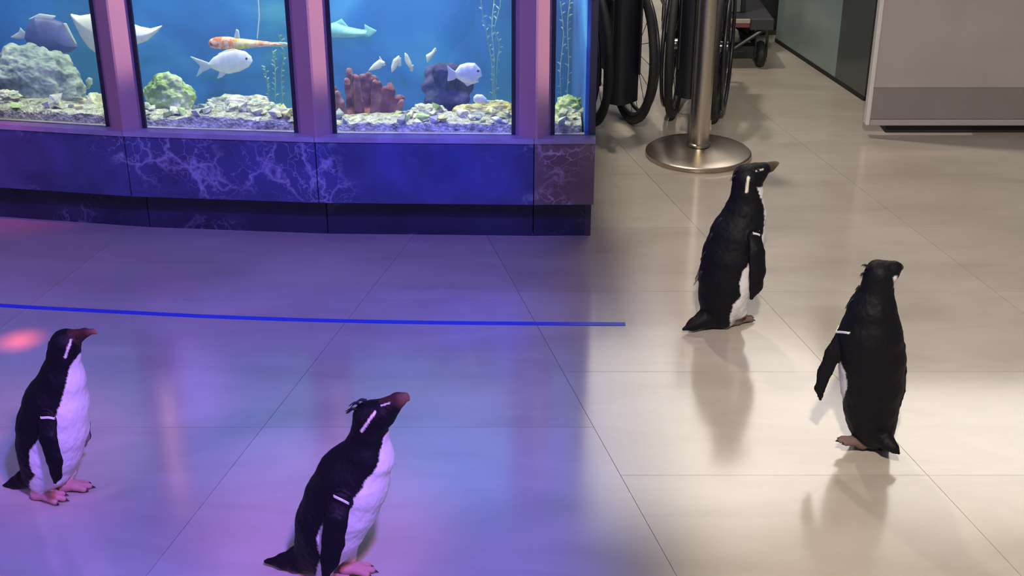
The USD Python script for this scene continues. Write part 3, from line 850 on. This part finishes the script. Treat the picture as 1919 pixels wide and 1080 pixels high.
def wheelchair(label, loc, rz):
    """Folded wheelchair: origin on the floor below the big wheels' axle, facing +y."""
    t = thing('wheelchair', label, 'wheelchair', loc, rz)
    W, R = 0.088, 0.305
    for s in (-1, 1):
        x = s * W
        w_ = obj('wheel', ring(R - 0.017, 0.017, (x, 0, R)), MATS['tyre'], t, smooth=True)
        obj('rim', ring(R - 0.040, 0.009, (x, 0, R)), MATS['grey_plastic'], w_, smooth=True)
        obj('hand_rim', ring(R - 0.052, 0.008, (x + s * 0.032, 0, R)), MATS['black_paint'], w_, smooth=True)
        hub = trimesh.creation.cylinder(radius=0.022, height=0.06, sections=20)
        hub.apply_transform(trimesh.transformations.rotation_matrix(math.pi / 2, (0, 1, 0)))
        hub.apply_translation((x, 0, R))
        obj('hub', hub, MATS['chrome'], w_, smooth=35)
        sp = []
        for k in range(18):
            a = k / 18 * 2 * math.pi
            b = a + (0.5 if k % 2 else -0.5)
            sp.append(tube([(x + (0.02 if k % 2 else -0.02), 0.02 * math.cos(b), R + 0.02 * math.sin(b)), (x, (R - 0.04) * math.cos(a), R + (R - 0.04) * math.sin(a))], 0.0014, 5))
        obj('spokes', cat_(sp), MATS['grey_plastic'], w_, smooth=False, kind='stuff')
        fx = s * (W - 0.045)
        rear = curve([(fx, 0.0, 0.16), (fx, 0.0, 0.5), (fx, -0.03, 0.80), (fx, -0.06, 0.90), (fx, -0.14, 0.92)], 24)
        low = curve([(fx, 0.0, 0.20), (fx, 0.25, 0.19), (fx, 0.45, 0.17)], 12)
        up = curve([(fx, 0.0, 0.52), (fx, 0.34, 0.52), (fx, 0.44, 0.47), (fx, 0.47, 0.30), (fx, 0.52, 0.12)], 24)
        obj('side_frame', cat_([tube(rear, 0.0115, 10), tube(low, 0.0115, 10), tube(up, 0.0115, 10), tube([(fx, 0.36, 0.185), (fx, 0.36, 0.515)], 0.0115, 10),
                                tube([(fx, 0, R), (x, 0, R)], 0.009, 10)]), MATS['black_paint'], t, smooth=True)
        obj('armrest', bx(fx - 0.022, fx + 0.022, -0.01, 0.28, 0.70, 0.735, 0.008), MATS['dark_vinyl'], t, smooth=False)
        obj('arm_panel', bx(fx - 0.006, fx + 0.006, 0.02, 0.27, 0.53, 0.70, 0.002), MATS['dark_vinyl'], t, smooth=False)
        obj('skirt_guard', bx(fx - 0.004 + s * 0.014, fx + 0.004 + s * 0.014, -0.22, 0.24, 0.26, 0.56, 0.002), MATS['dark_vinyl'], t, smooth=False)  # panels added to thicken the dark mass behind the spokes
        g = obj('hand_grip', tube([(fx, -0.10, 0.915), (fx, -0.19, 0.922)], 0.016, 12), MATS['tyre'], t, smooth=True)
        cw = obj('caster', ring(0.062, 0.016, (fx, 0.43, 0.078), 28), MATS['tyre'], t, smooth=True)
        obj('caster_fork', cat_([bx(fx - 0.024, fx - 0.019, 0.415, 0.445, 0.07, 0.165), bx(fx + 0.019, fx + 0.024, 0.415, 0.445, 0.07, 0.165), bx(fx - 0.024, fx + 0.024, 0.415, 0.445, 0.16, 0.168),
                                 bx(fx - 0.019, fx + 0.019, 0.425, 0.435, 0.073, 0.083), bx(fx - 0.046, fx + 0.046, 0.428, 0.432, 0.076, 0.080)][:4]), MATS['chrome'], cw, smooth=False)
        obj('footplate', bx(fx - 0.012, fx + 0.012, 0.47, 0.62, 0.09, 0.24, 0.004), MATS['grey_plastic'], t, smooth=False)
    obj('cross_brace', cat_([tube([(-W + 0.045, 0.16, 0.20), (W - 0.045, 0.16, 0.51)], 0.010, 10), tube([(W - 0.045, 0.18, 0.20), (-W + 0.045, 0.18, 0.51)], 0.010, 10)]), MATS['black_paint'], t, smooth=True)
    U = curve([(-0.06, 0.5), (-0.035, 0.58), (0.0, 0.66), (0.035, 0.58), (0.06, 0.5)], 20)
    seat = LineString(U).buffer(0.006)
    m = extrude_poly(seat, 0, 0.34)
    m.apply_transform(trimesh.transformations.rotation_matrix(math.pi / 2, (1, 0, 0)))
    m.apply_translation((0, 0.37, 0.02))
    obj('seat_sling', m, MATS['dark_vinyl'], t, smooth=30)
    B = curve([(-0.068, 0.0), (-0.03, 0.09), (0, 0.14), (0.03, 0.09), (0.068, 0.0)], 20)
    m = extrude_poly(LineString(B).buffer(0.005), 0.48, 0.86)
    obj('back_sling', m, MATS['dark_vinyl'], t, smooth=30)
    m = extrude_poly(LineString(curve([(-0.066, 0.03), (-0.02, 0.075), (0.02, 0.06), (0.066, 0.03)], 16)).buffer(0.005), 0.22, 0.49)
    obj('carry_pouch', m, MATS['dark_vinyl'], t, smooth=30)
    m = extrude_poly(LineString(curve([(-0.060, -0.16), (-0.02, -0.20), (0.02, -0.19), (0.060, -0.16)], 16)).buffer(0.012), 0.14, 0.62)
    obj('hanging_bag', m, MATS['dark_vinyl'], t, smooth=30)  # sheet added to fill the dark mass between the wheels
    return t


q = on_z(1140, 238)
wheelchair('folded black wheelchair parked close beside the aquarium end', (q[0], q[1] + 0.06, 0), 13)
q = on_z(1306, 230)
wheelchair('folded black wheelchair behind the metal queue post', (q[0], q[1] + 0.08, 0), -13)

t = thing('trolley', 'low black trolley with a red and beige edged deck behind the queue post', 'trolley', (1.03, 6.0, 0))
obj('deck', bx(-0.30, 0.17, 0.0, 0.62, 0.205, 0.240, 0.004), MATS['grey_plastic'], t, smooth=False)
obj('deck_edge', bx(-0.30, 0.06, -0.012, -0.0005, 0.222, 0.243, 0.003), MATS['deck_beige'], t, smooth=False, label='beige edge strip')
obj('deck_edge', bx(-0.30, 0.06, -0.012, -0.0005, 0.203, 0.2215, 0.003), MATS['deck_red'], t, smooth=False, label='dark red edge strip')
obj('end_cap', bx(0.0605, 0.17, -0.014, -0.0005, 0.19, 0.245, 0.005), MATS['grey_plastic'], t, smooth=False)
obj('underframe', cat_([tube([(-0.28, 0.02, 0.195), (0.0, 0.02, 0.10), (0.14, 0.02, 0.195)], 0.012, 8), tube([(-0.05, 0.5, 0.195), (0.12, 0.04, 0.10)], 0.010, 8),
                        bx(-0.28, -0.02, 0.03, 0.58, 0.09, 0.20), bx(-0.29, 0.15, 0.05, 0.12, 0.075, 0.10)]), MATS['black_paint'], t, smooth=False)
for x, y in ((-0.25, 0.06), (0.13, 0.06), (-0.25, 0.55), (0.13, 0.55)):
    k = obj('caster', ring(0.042, 0.020, (x, y, 0.062), 24), MATS['tyre'], t, smooth=True)
    obj('caster_fork', cat_([bx(x - 0.03, x - 0.024, y - 0.02, y + 0.02, 0.05, 0.205), bx(x + 0.024, x + 0.03, y - 0.02, y + 0.02, 0.05, 0.205)]), MATS['black_paint'], k, smooth=False)
t = thing('storage_box', 'grey-green box with dark rim standing on the trolley deck', 'box', (1.02, 6.12, 0.241))
obj('body', bx(-0.075, 0.045, 0, 0.3, 0.0, 0.42, 0.004), MATS['box_grey_green'], t, smooth=False)
obj('rim', bx(0.046, 0.066, 0.0, 0.3, 0.0, 0.44, 0.003), MATS['black_paint'], t, smooth=False, label='black corner rim')
obj('back_panel', bx(-0.14, -0.076, 0.0, 0.3, 0.0, 0.44, 0.003), MATS['black_paint'], t, smooth=False)

# ------------------------------------------------------------------ penguins
BLACK, WHITE = np.array([0.0045, 0.0045, 0.0080]), np.array([0.80, 0.79, 0.81])
PINK, CLAW = np.array([0.52, 0.26, 0.25]), np.array([0.03, 0.022, 0.02])
BROWN_FOOT, OLIVE_BILL, OLIVE_TIP = np.array([0.17, 0.115, 0.10]), np.array([0.075, 0.055, 0.038]), np.array([0.19, 0.145, 0.095])
CREAM, BILL, BILLTIP = np.array([0.78, 0.74, 0.62]), np.array([0.045, 0.020, 0.018]), np.array([0.24, 0.125, 0.09])


def poly_sd(P, poly):
    """Signed distance of points to a polygon, positive inside."""
    pg = Polygon(poly).buffer(0)
    pts = shapely.points(P)
    d = shapely.distance(pts, pg.boundary)
    return np.where(shapely.contains(pg, pts), d, -d)


def penguin(label, foot_px, a, crop, spine, bill, tail, flippers, feet, white, streaks, crest, bands, eye_px, legs=(), leg_band=None, away=None, face=None, seed=1, hz_=0.0030, tones=(PINK, BILL, BILLTIP)):
    """Everything is traced on the photograph in a zoomed crop (crop = x0, y0, scale) and set on the bird's own upright plane:
    the sagittal plane of a bird turned by a degrees, or the frontal plane for the bird seen from behind (away)."""
    x0, y0, sc = crop
    full = lambda p: (x0 + p[0] / sc, y0 + p[1] / sc)
    Bp = on_z(*foot_px)
    th = math.radians(a)
    lat = np.array([-math.sin(th), math.cos(th), 0])

    def at(p, l=0.0):
        d = ray(*full(p))
        return CAM + d * (((Bp + lat * l - CAM) @ lat) / (d @ lat))

    def rad(r, P):
        return r / sc * depth_of(P) / FPX

    groups = {'body': [], 'flip': [], 'bill': [], 'foot': [], 'claw': [], 'tail': []}

    def chain(g, pts, k, flat=None, sq=1.0):
        Q = []
        for q in pts:
            P = at(q, q[3] if len(q) > 3 else 0.0)
            Q.append((P, rad(q[2], P)))
        for (A, ra), (B_, rb) in zip(Q[:-1], Q[1:]):
            groups[g].append((A, B_, ra, rb, k, flat, sq))
        return Q

    chain('body', spine, 0.016)
    for lg in legs:
        chain('body', lg, 0.014)
    if face:
        chain('body', face, 0.010)
    chain('bill', bill, 0.006, lat, 1.35)
    chain('tail', tail, 0.010)
    for fl in flippers:
        chain('flip', fl, 0.006, lat if away is None else np.array([0.25, 0.97, 0]), 2.6)
    for ank, heel, toe, spread in feet:
        A = at(ank[:2], ank[2])
        h_ = on_z(*full(heel), 0.012) if len(heel) == 2 else on_z(*full(heel), heel[2])
        t_ = on_z(*full(toe), 0.009) if len(toe) == 2 else on_z(*full(toe), toe[2])
        groups['foot'].append((A, h_, 0.017, 0.013, 0.008, None, 1))
        dv = t_ - h_
        for s in (-1, 0, 1):
            ang = math.radians(spread * s)
            dd = np.array([dv[0] * math.cos(ang) - dv[1] * math.sin(ang), dv[0] * math.sin(ang) + dv[1] * math.cos(ang), dv[2]]) * (1.0 if s == 0 else 0.86)
            m_ = h_ + dd * 0.55 + [0, 0, 0.003]
            groups['foot'].append((h_, m_, 0.0115, 0.0085, 0.006, None, 1))
            groups['foot'].append((m_, h_ + dd, 0.0085, 0.0070, 0.004, None, 1))
            e = dd / np.linalg.norm(dd)
            groups['claw'].append((h_ + dd + [0, 0, 0.001], h_ + dd + e * 0.015 + [0, 0, -0.0045], 0.0050, 0.0016, 0.003, None, 1))
            if s:
                groups['foot'].append((h_ + dv * 0.25, h_ + (dd * 0.5 + dv * 0.5) * 0.72, 0.012, 0.010, 0.003, np.array([0, 0, 1.0]), 2.8))
    allc = [c_ for g in groups.values() for c_ in g]
    E = np.array([e for c_ in allc for e in c_[:2]])
    Rm = max(max(c_[2:4]) for c_ in allc)
    lo = np.maximum(E.min(0) - Rm - 0.02, [-9, -9, -0.006])
    f = Field(lo, E.max(0) + Rm + 0.02, hz_)
    for g in ('body', 'tail', 'bill', 'foot', 'claw', 'flip'):
        for A, B_, ra, rb, k, flat, sq in groups[g]:
            f.add(A, B_, ra, rb, k, flat, sq)
    zz = f.lo[2] + np.arange(f.n[2]) * f.h
    f.F = np.maximum(f.F, (0.0006 - zz)[None, None, :]).astype(np.float32)
    ms = f.mesh()
    big = max(ms.split(only_watertight=False), key=lambda q: len(q.vertices))
    ms = trimesh.Trimesh(big.vertices, big.faces, process=False)
    V0 = np.array(ms.vertices)
    trimesh.smoothing.filter_taubin(ms, iterations=3)
    V = np.array(ms.vertices)
    bad = np.linalg.norm(V - V0, axis=1) > 0.004
    V[bad] = V0[bad]
    ms.vertices = V
    # ruffled plumage: fine relief on the body, none on bill and feet
    D = {g: np.min([capsule(V, A, B_, ra, rb, flat, sq) for A, B_, ra, rb, k, flat, sq in groups[g]], 0) if groups[g] else np.full(len(V), 9.0) for g in groups}
    soft = (np.minimum(D['foot'], D['bill']) > 0.012)
    N = np.array(ms.vertex_normals)
    V = V + N * (soft * 0.0035 * (meshkit.fbm(V * [95, 95, 55], 3, seed) - 0.5))[:, None]
    ms.vertices = V
    # plumage pattern: mirrored about the bird's own plane of symmetry
    l = (V - Bp) @ lat
    nz = (meshkit.fbm(V * 160, 2, seed + 5) - 0.5)
    if away is None:
        M = V - lat * (2 * np.maximum(l, 0))[:, None]
        sp = (project(M) - [x0, y0]) * sc
        wsd = poly_sd(sp, white) / sc * 0.00125 + nz * 0.006
    else:
        sp = (project(V) - [x0, y0]) * sc
        wsd = np.maximum(away(V - Bp), np.max([poly_sd(sp, w_) for w_ in white], 0) / sc * 0.00125) + nz * 0.006
        l = -np.abs(l) - 1
    mix = lambda a_, b_, w: a_ * (1 - w[:, None]) + b_ * w[:, None]
    C = np.repeat(BLACK[None], len(V), 0)
    bw = np.clip(wsd / 0.0022 + 0.5, 0, 1)
    C = mix(C, WHITE, bw * (D['tail'] > D['body'] - 0.004) * ((D['flip'] > 0.004) | (D['body'] < D['flip'])))
    if away is None:                                   # pale inner face of the flippers
        inner = (D['flip'] < 0.004) & (D['flip'] < D['body'] - 0.002) & ((N @ lat) * np.sign((V - Bp) @ lat) < -0.5)
        C[inner] = np.array([0.30, 0.22, 0.24])
    for pts, wd in streaks:
        L = LineString(pts)
        d = shapely.distance(shapely.points(sp), L) / sc
        C = mix(C, CREAM, np.clip((wd - d) / 1.0 + 0.5, 0, 1) * (D['flip'] > 0.01))
    bq = np.clip((D['body'] - D['bill']) / 0.004 + 0.3, 0, 1)
    tipP = at(bill[-1])
    tb = np.clip(1 - np.linalg.norm(V - tipP, axis=1) / 0.026, 0, 1)
    C = mix(C, tones[1], bq)
    C = mix(C, tones[2], bq * tb)
    C = mix(C, tones[0], np.clip((np.minimum(D['body'], D['tail']) - D['foot']) / 0.006 + 0.2, 0, 1) * (D['foot'] < 0.012))
    C = mix(C, CLAW, np.clip((D['foot'] - D['claw']) / 0.002, 0, 1) * (D['claw'] < 0.006))
    org = np.array([Bp[0], Bp[1], 0.0])
    t = thing('penguin', label, 'penguin', org)
    ms.vertices = V - org
    body = obj('body', ms, MATS['penguin_feathers'], t, smooth=True)
    UsdGeom.PrimvarsAPI(body).CreatePrimvar('pattern', Sdf.ValueTypeNames.Color3fArray, 'vertex').Set(Vt.Vec3fArray.FromNumpy(C.astype(np.float32)))
    # eyes
    if eye_px:
        q = (project(V) - [x0, y0]) * sc
        near = np.where(np.hypot(*(q - eye_px).T) < 3.0 * sc)[0]
        dep = V[near, 1]
        e = V[near[np.argmin(dep)]] + N[near[np.argmin(dep)]] * -0.0012
        for E_ in (e, e - lat * 2 * ((e - Bp) @ lat)):
            s = trimesh.creation.icosphere(2, 0.0048)
            s.apply_translation(E_ - org)
            obj('eye', s, MATS['eye_red'], t, smooth=True)
    # crest
    rg = np.random.default_rng(seed)
    P = []
    for (ax, ay), (bx_, by), n in crest:
        for k in range(n):
            lo_ = rg.uniform(-0.018, 0.018)
            j = rg.uniform(-1, 1, 4) * sc * 2.2
            A = at((ax + j[0], ay + j[1]), lo_)
            B_ = at((bx_ + j[2] * 1.6, by + j[3] * 1.6), lo_ * 1.5)
            mid = (A + B_) / 2 + [0, 0, 0.004]
            P.append(tube(curve([A, mid, B_], 8) - org, np.linspace(0.0017, 0.0003, len(curve([A, mid, B_], 8))), 5))
    if P:
        obj('crest', cat_(P), MATS['feather_black'], t, smooth=True, kind='stuff')
    for p, q in bands:
        pr_ = (project(V) - [x0, y0]) * sc
        arc = []
        for w_ in np.linspace(0, 1, 15):
            m_ = np.array(p) * (1 - w_) + np.array(q) * w_
            i_ = np.where(np.hypot(*(pr_ - m_).T) < 2.6 * sc)[0]
            if len(i_):
                arc.append(V[i_[np.argmin(depth_of(V[i_].T))]] - org)
        arc = np.array(arc)
        for _ in range(12):
            arc[1:-1] = (arc[:-2] + 2 * arc[1:-1] + arc[2:]) / 4
        away_ = (arc.mean(0) + org - CAM)
        away_[2] = 0
        away_ /= np.linalg.norm(away_)
        back_ = (arc + away_ * 0.030)[::-1][2:-2]
        R_ = np.vstack([arc - away_ * 0.001, back_])
        up = np.array([0, 0, 1.0])
        b = cat_([tube(R_ + up * z, 0.0016, 6, closed=True) for z in (-0.0014, 0.0014)])
        obj('flipper_band', b, MATS['band_white'], t, smooth=True)
    if leg_band:
        c_ = at(leg_band[:2], leg_band[2])
        ang = np.arange(28) / 28 * 2 * np.pi
        b = cat_([tube(c_ + np.c_[0.0195 * np.cos(ang), 0.0195 * np.sin(ang), 0 * ang + z] - org, 0.0022, 6, closed=True) for z in (-0.005, -0.0025, 0, 0.0025, 0.005)])
        obj('leg_band', b, MATS['band_white'], t, smooth=True)
    return t


penguin('penguin at the far left with white belly turned right and a banded leg', (108, 922), -10, (0, 560, 2.7),
        [(332, 226, 76), (322, 300, 76), (314, 405, 110), (286, 530, 156), (268, 640, 170), (252, 745, 157), (232, 845, 122), (206, 893, 78)],
        [(378, 196, 46), (430, 172, 24), (470, 166, 13), (492, 176, 6)],
        [(205, 890, 66), (130, 905, 44), (80, 930, 30), (8, 954, 8)],
        [[(250, 580, 40, -0.035), (238, 612, 50, -0.074), (246, 720, 50, -0.094), (274, 815, 46, -0.102), (284, 890, 32, -0.104), (276, 928, 14, -0.104)],
         [(330, 580, 40, 0.04), (425, 625, 34, 0.085), (430, 690, 32, 0.10), (418, 735, 22, 0.108), (408, 758, 8, 0.11)]],
        [((205, 935, -0.03), (185, 990), (320, 1012), 17), ((340, 890, 0.035), (320, 950), (450, 948), 16)],
        [(402, 278), (372, 318), (352, 350), (340, 400), (322, 480), (300, 545), (286, 590), (268, 620), (240, 640), (190, 722), (150, 770), (150, 850), (176, 895), (150, 930), (140, 1040), (560, 1040), (560, 400), (440, 270)],
        [([(360, 208), (330, 296)], 2.2), ([(402, 168), (436, 180)], 1.0)],
        [((262, 215), (246, 245), 10), ((270, 250), (252, 290), 8)], [((200, 602), (278, 608))], (392, 186),
        legs=[[(232, 850, 70, -0.035), (205, 930, 44, -0.032)], [(330, 830, 62, 0.03), (340, 890, 34, 0.035)]], leg_band=(336, 872, 0.035), seed=1)

penguin('penguin looking up with closed bill at the bottom of the violet lit hall', (622, 1076), -10, (460, 700, 2.842),
        [(664, 232, 90), (662, 330, 94), (648, 438, 138), (575, 560, 190), (515, 680, 195), (455, 800, 183), (410, 900, 145), (370, 955, 100)],
        [(762, 178, 58), (815, 140, 42), (850, 126, 24), (868, 138, 10)],
        [(370, 955, 90), (280, 985, 64), (200, 1000, 38), (104, 1002, 10)],
        [[(530, 640, 50, -0.035), (502, 685, 62, -0.078), (477, 800, 66, -0.102), (466, 900, 64, -0.108), (448, 1000, 52, -0.110), (428, 1075, 24, -0.108)],
         [(560, 660, 44, 0.04), (600, 720, 40, 0.09), (570, 830, 36, 0.11), (545, 900, 14, 0.11)]],
        [((420, 1050, -0.035), (410, 1100), (560, 1118), 17), ((545, 985, 0.035), (530, 1042), (672, 1048), 17)],
        [(772, 296), (735, 345), (715, 420), (710, 470), (680, 530), (640, 570), (612, 630), (562, 690), (535, 712), (470, 760), (415, 800), (388, 850), (380, 880), (388, 940), (402, 985), (380, 1040), (370, 1150), (950, 1150), (950, 500), (830, 300)],
        [([(690, 206), (618, 308)], 2.3), ([(722, 172), (768, 158)], 1.3)],
        [((590, 190), (540, 212), 14), ((600, 160), (560, 180), 8), ((640, 145), (590, 152), 8)], [((468, 655), (556, 698))], (758, 172),
        legs=[[(420, 930, 80, -0.04), (415, 1050, 48, -0.036)], [(530, 900, 80, 0.03), (545, 985, 42, 0.035)]],
        face=[(664, 240, 84), (728, 212, 74), (775, 178, 52)], seed=2)

penguin('tall black-backed penguin with raised bill walking away in front of the queue post', (1376, 604), 25, (1220, 280, 3.0),
        [(540, 165, 80), (540, 250, 84), (527, 365, 114), (488, 480, 148), (458, 600, 164), (432, 715, 158), (402, 825, 130), (385, 905, 100)],
        [(632, 110, 36), (672, 98, 29), (698, 84, 17), (718, 75, 6)],
        [(360, 925, 78), (300, 955, 50), (240, 985, 34), (182, 1013, 9)],
        [[(540, 440, 40, -0.030), (585, 495, 42, -0.078), (596, 590, 52, -0.098), (599, 690, 54, -0.106), (590, 775, 44, -0.108), (566, 834, 17, -0.108)],
         [(420, 500, 40, 0.04), (340, 590, 36, 0.09), (290, 680, 28, 0.115), (262, 725, 14, 0.12), (240, 766, 5, 0.12)]],
        [((500, 900, -0.03), (480, 965), (560, 945), 15), ((415, 930, 0.045), (420, 985), (480, 965), 15)],
        [(598, 215), (614, 262), (634, 320), (638, 400), (628, 470), (600, 560), (545, 650), (515, 690), (498, 760), (505, 830), (465, 870), (445, 940), (440, 1060), (700, 1060), (800, 600), (700, 200)],
        [([(548, 158), (536, 238)], 2.6), ([(590, 122), (630, 112)], 1.1)],
        [((470, 150), (450, 174), 8), ((490, 115), (462, 128), 6), ((400, 390), (374, 418), 5), ((345, 475), (326, 510), 5), ((305, 580), (284, 622), 5), ((285, 690), (268, 735), 5)], [((574, 468), (617, 481))], (606, 112),
        legs=[[(450, 830, 70, -0.04), (500, 905, 44, -0.034)], [(400, 850, 60, 0.04), (415, 930, 40, 0.045)]],
        face=[(540, 160, 76), (592, 134, 58), (630, 112, 38)], seed=3, tones=(BROWN_FOOT, OLIVE_BILL, OLIVE_TIP))

penguin('penguin seen from behind with its left flipper held out walking away at the right', (1640, 838), 0, (1480, 460, 2.571),
        [(432, 142, 70), (420, 212, 72), (398, 312, 112), (388, 430, 146), (397, 550, 150), (398, 660, 142), (392, 770, 126), (400, 860, 106), (412, 905, 80)],
        [(508, 104, 26), (530, 104, 15), (545, 110, 6)],
        [(435, 905, 60, -0.03), (470, 950, 36, -0.06), (500, 975, 22, -0.075), (527, 1003, 7, -0.085)],
        [[(330, 420, 50), (268, 435, 46), (212, 520, 42), (170, 610, 34), (146, 690, 26), (147, 746, 8)],
         [(470, 430, 40, 0.0), (522, 490, 34, -0.01), (540, 600, 24, -0.015), (538, 700, 19, -0.015), (533, 778, 6, -0.015)]],
        [((340, 890, 0.03), (350, 955, 0.02), (245, 940, 0.035), 13), ((450, 900, 0.03), (440, 960), (400, 940), 14)],
        [[(190, 545), (236, 552), (268, 610), (276, 680), (256, 752), (190, 765)], [(501, 150), (520, 148), (515, 205), (503, 200)]], [], [((376, 106), (350, 98), 10), ((364, 130), (342, 152), 10), ((340, 195), (318, 222), 6), ((300, 262), (272, 300), 5), ((500, 560), (553, 600), 0)], [((218, 414), (284, 424))], None,
        legs=[[(312, 585, 76, 0.045), (318, 690, 72, 0.045)], [(340, 830, 66, 0.02), (340, 895, 42, 0.03)], [(440, 850, 60, 0.02), (450, 900, 40, 0.03)]],
        face=[(436, 140, 70), (482, 124, 48), (508, 106, 28)],
        away=lambda Q: Q[:, 1] - 0.022 - 0.02 * np.clip((0.36 - Q[:, 2]) / 0.2, -1, 1) - 0.5 * np.clip(Q[:, 2] - 0.40, 0, 1), seed=4, tones=(BROWN_FOOT, OLIVE_BILL, OLIVE_BILL))
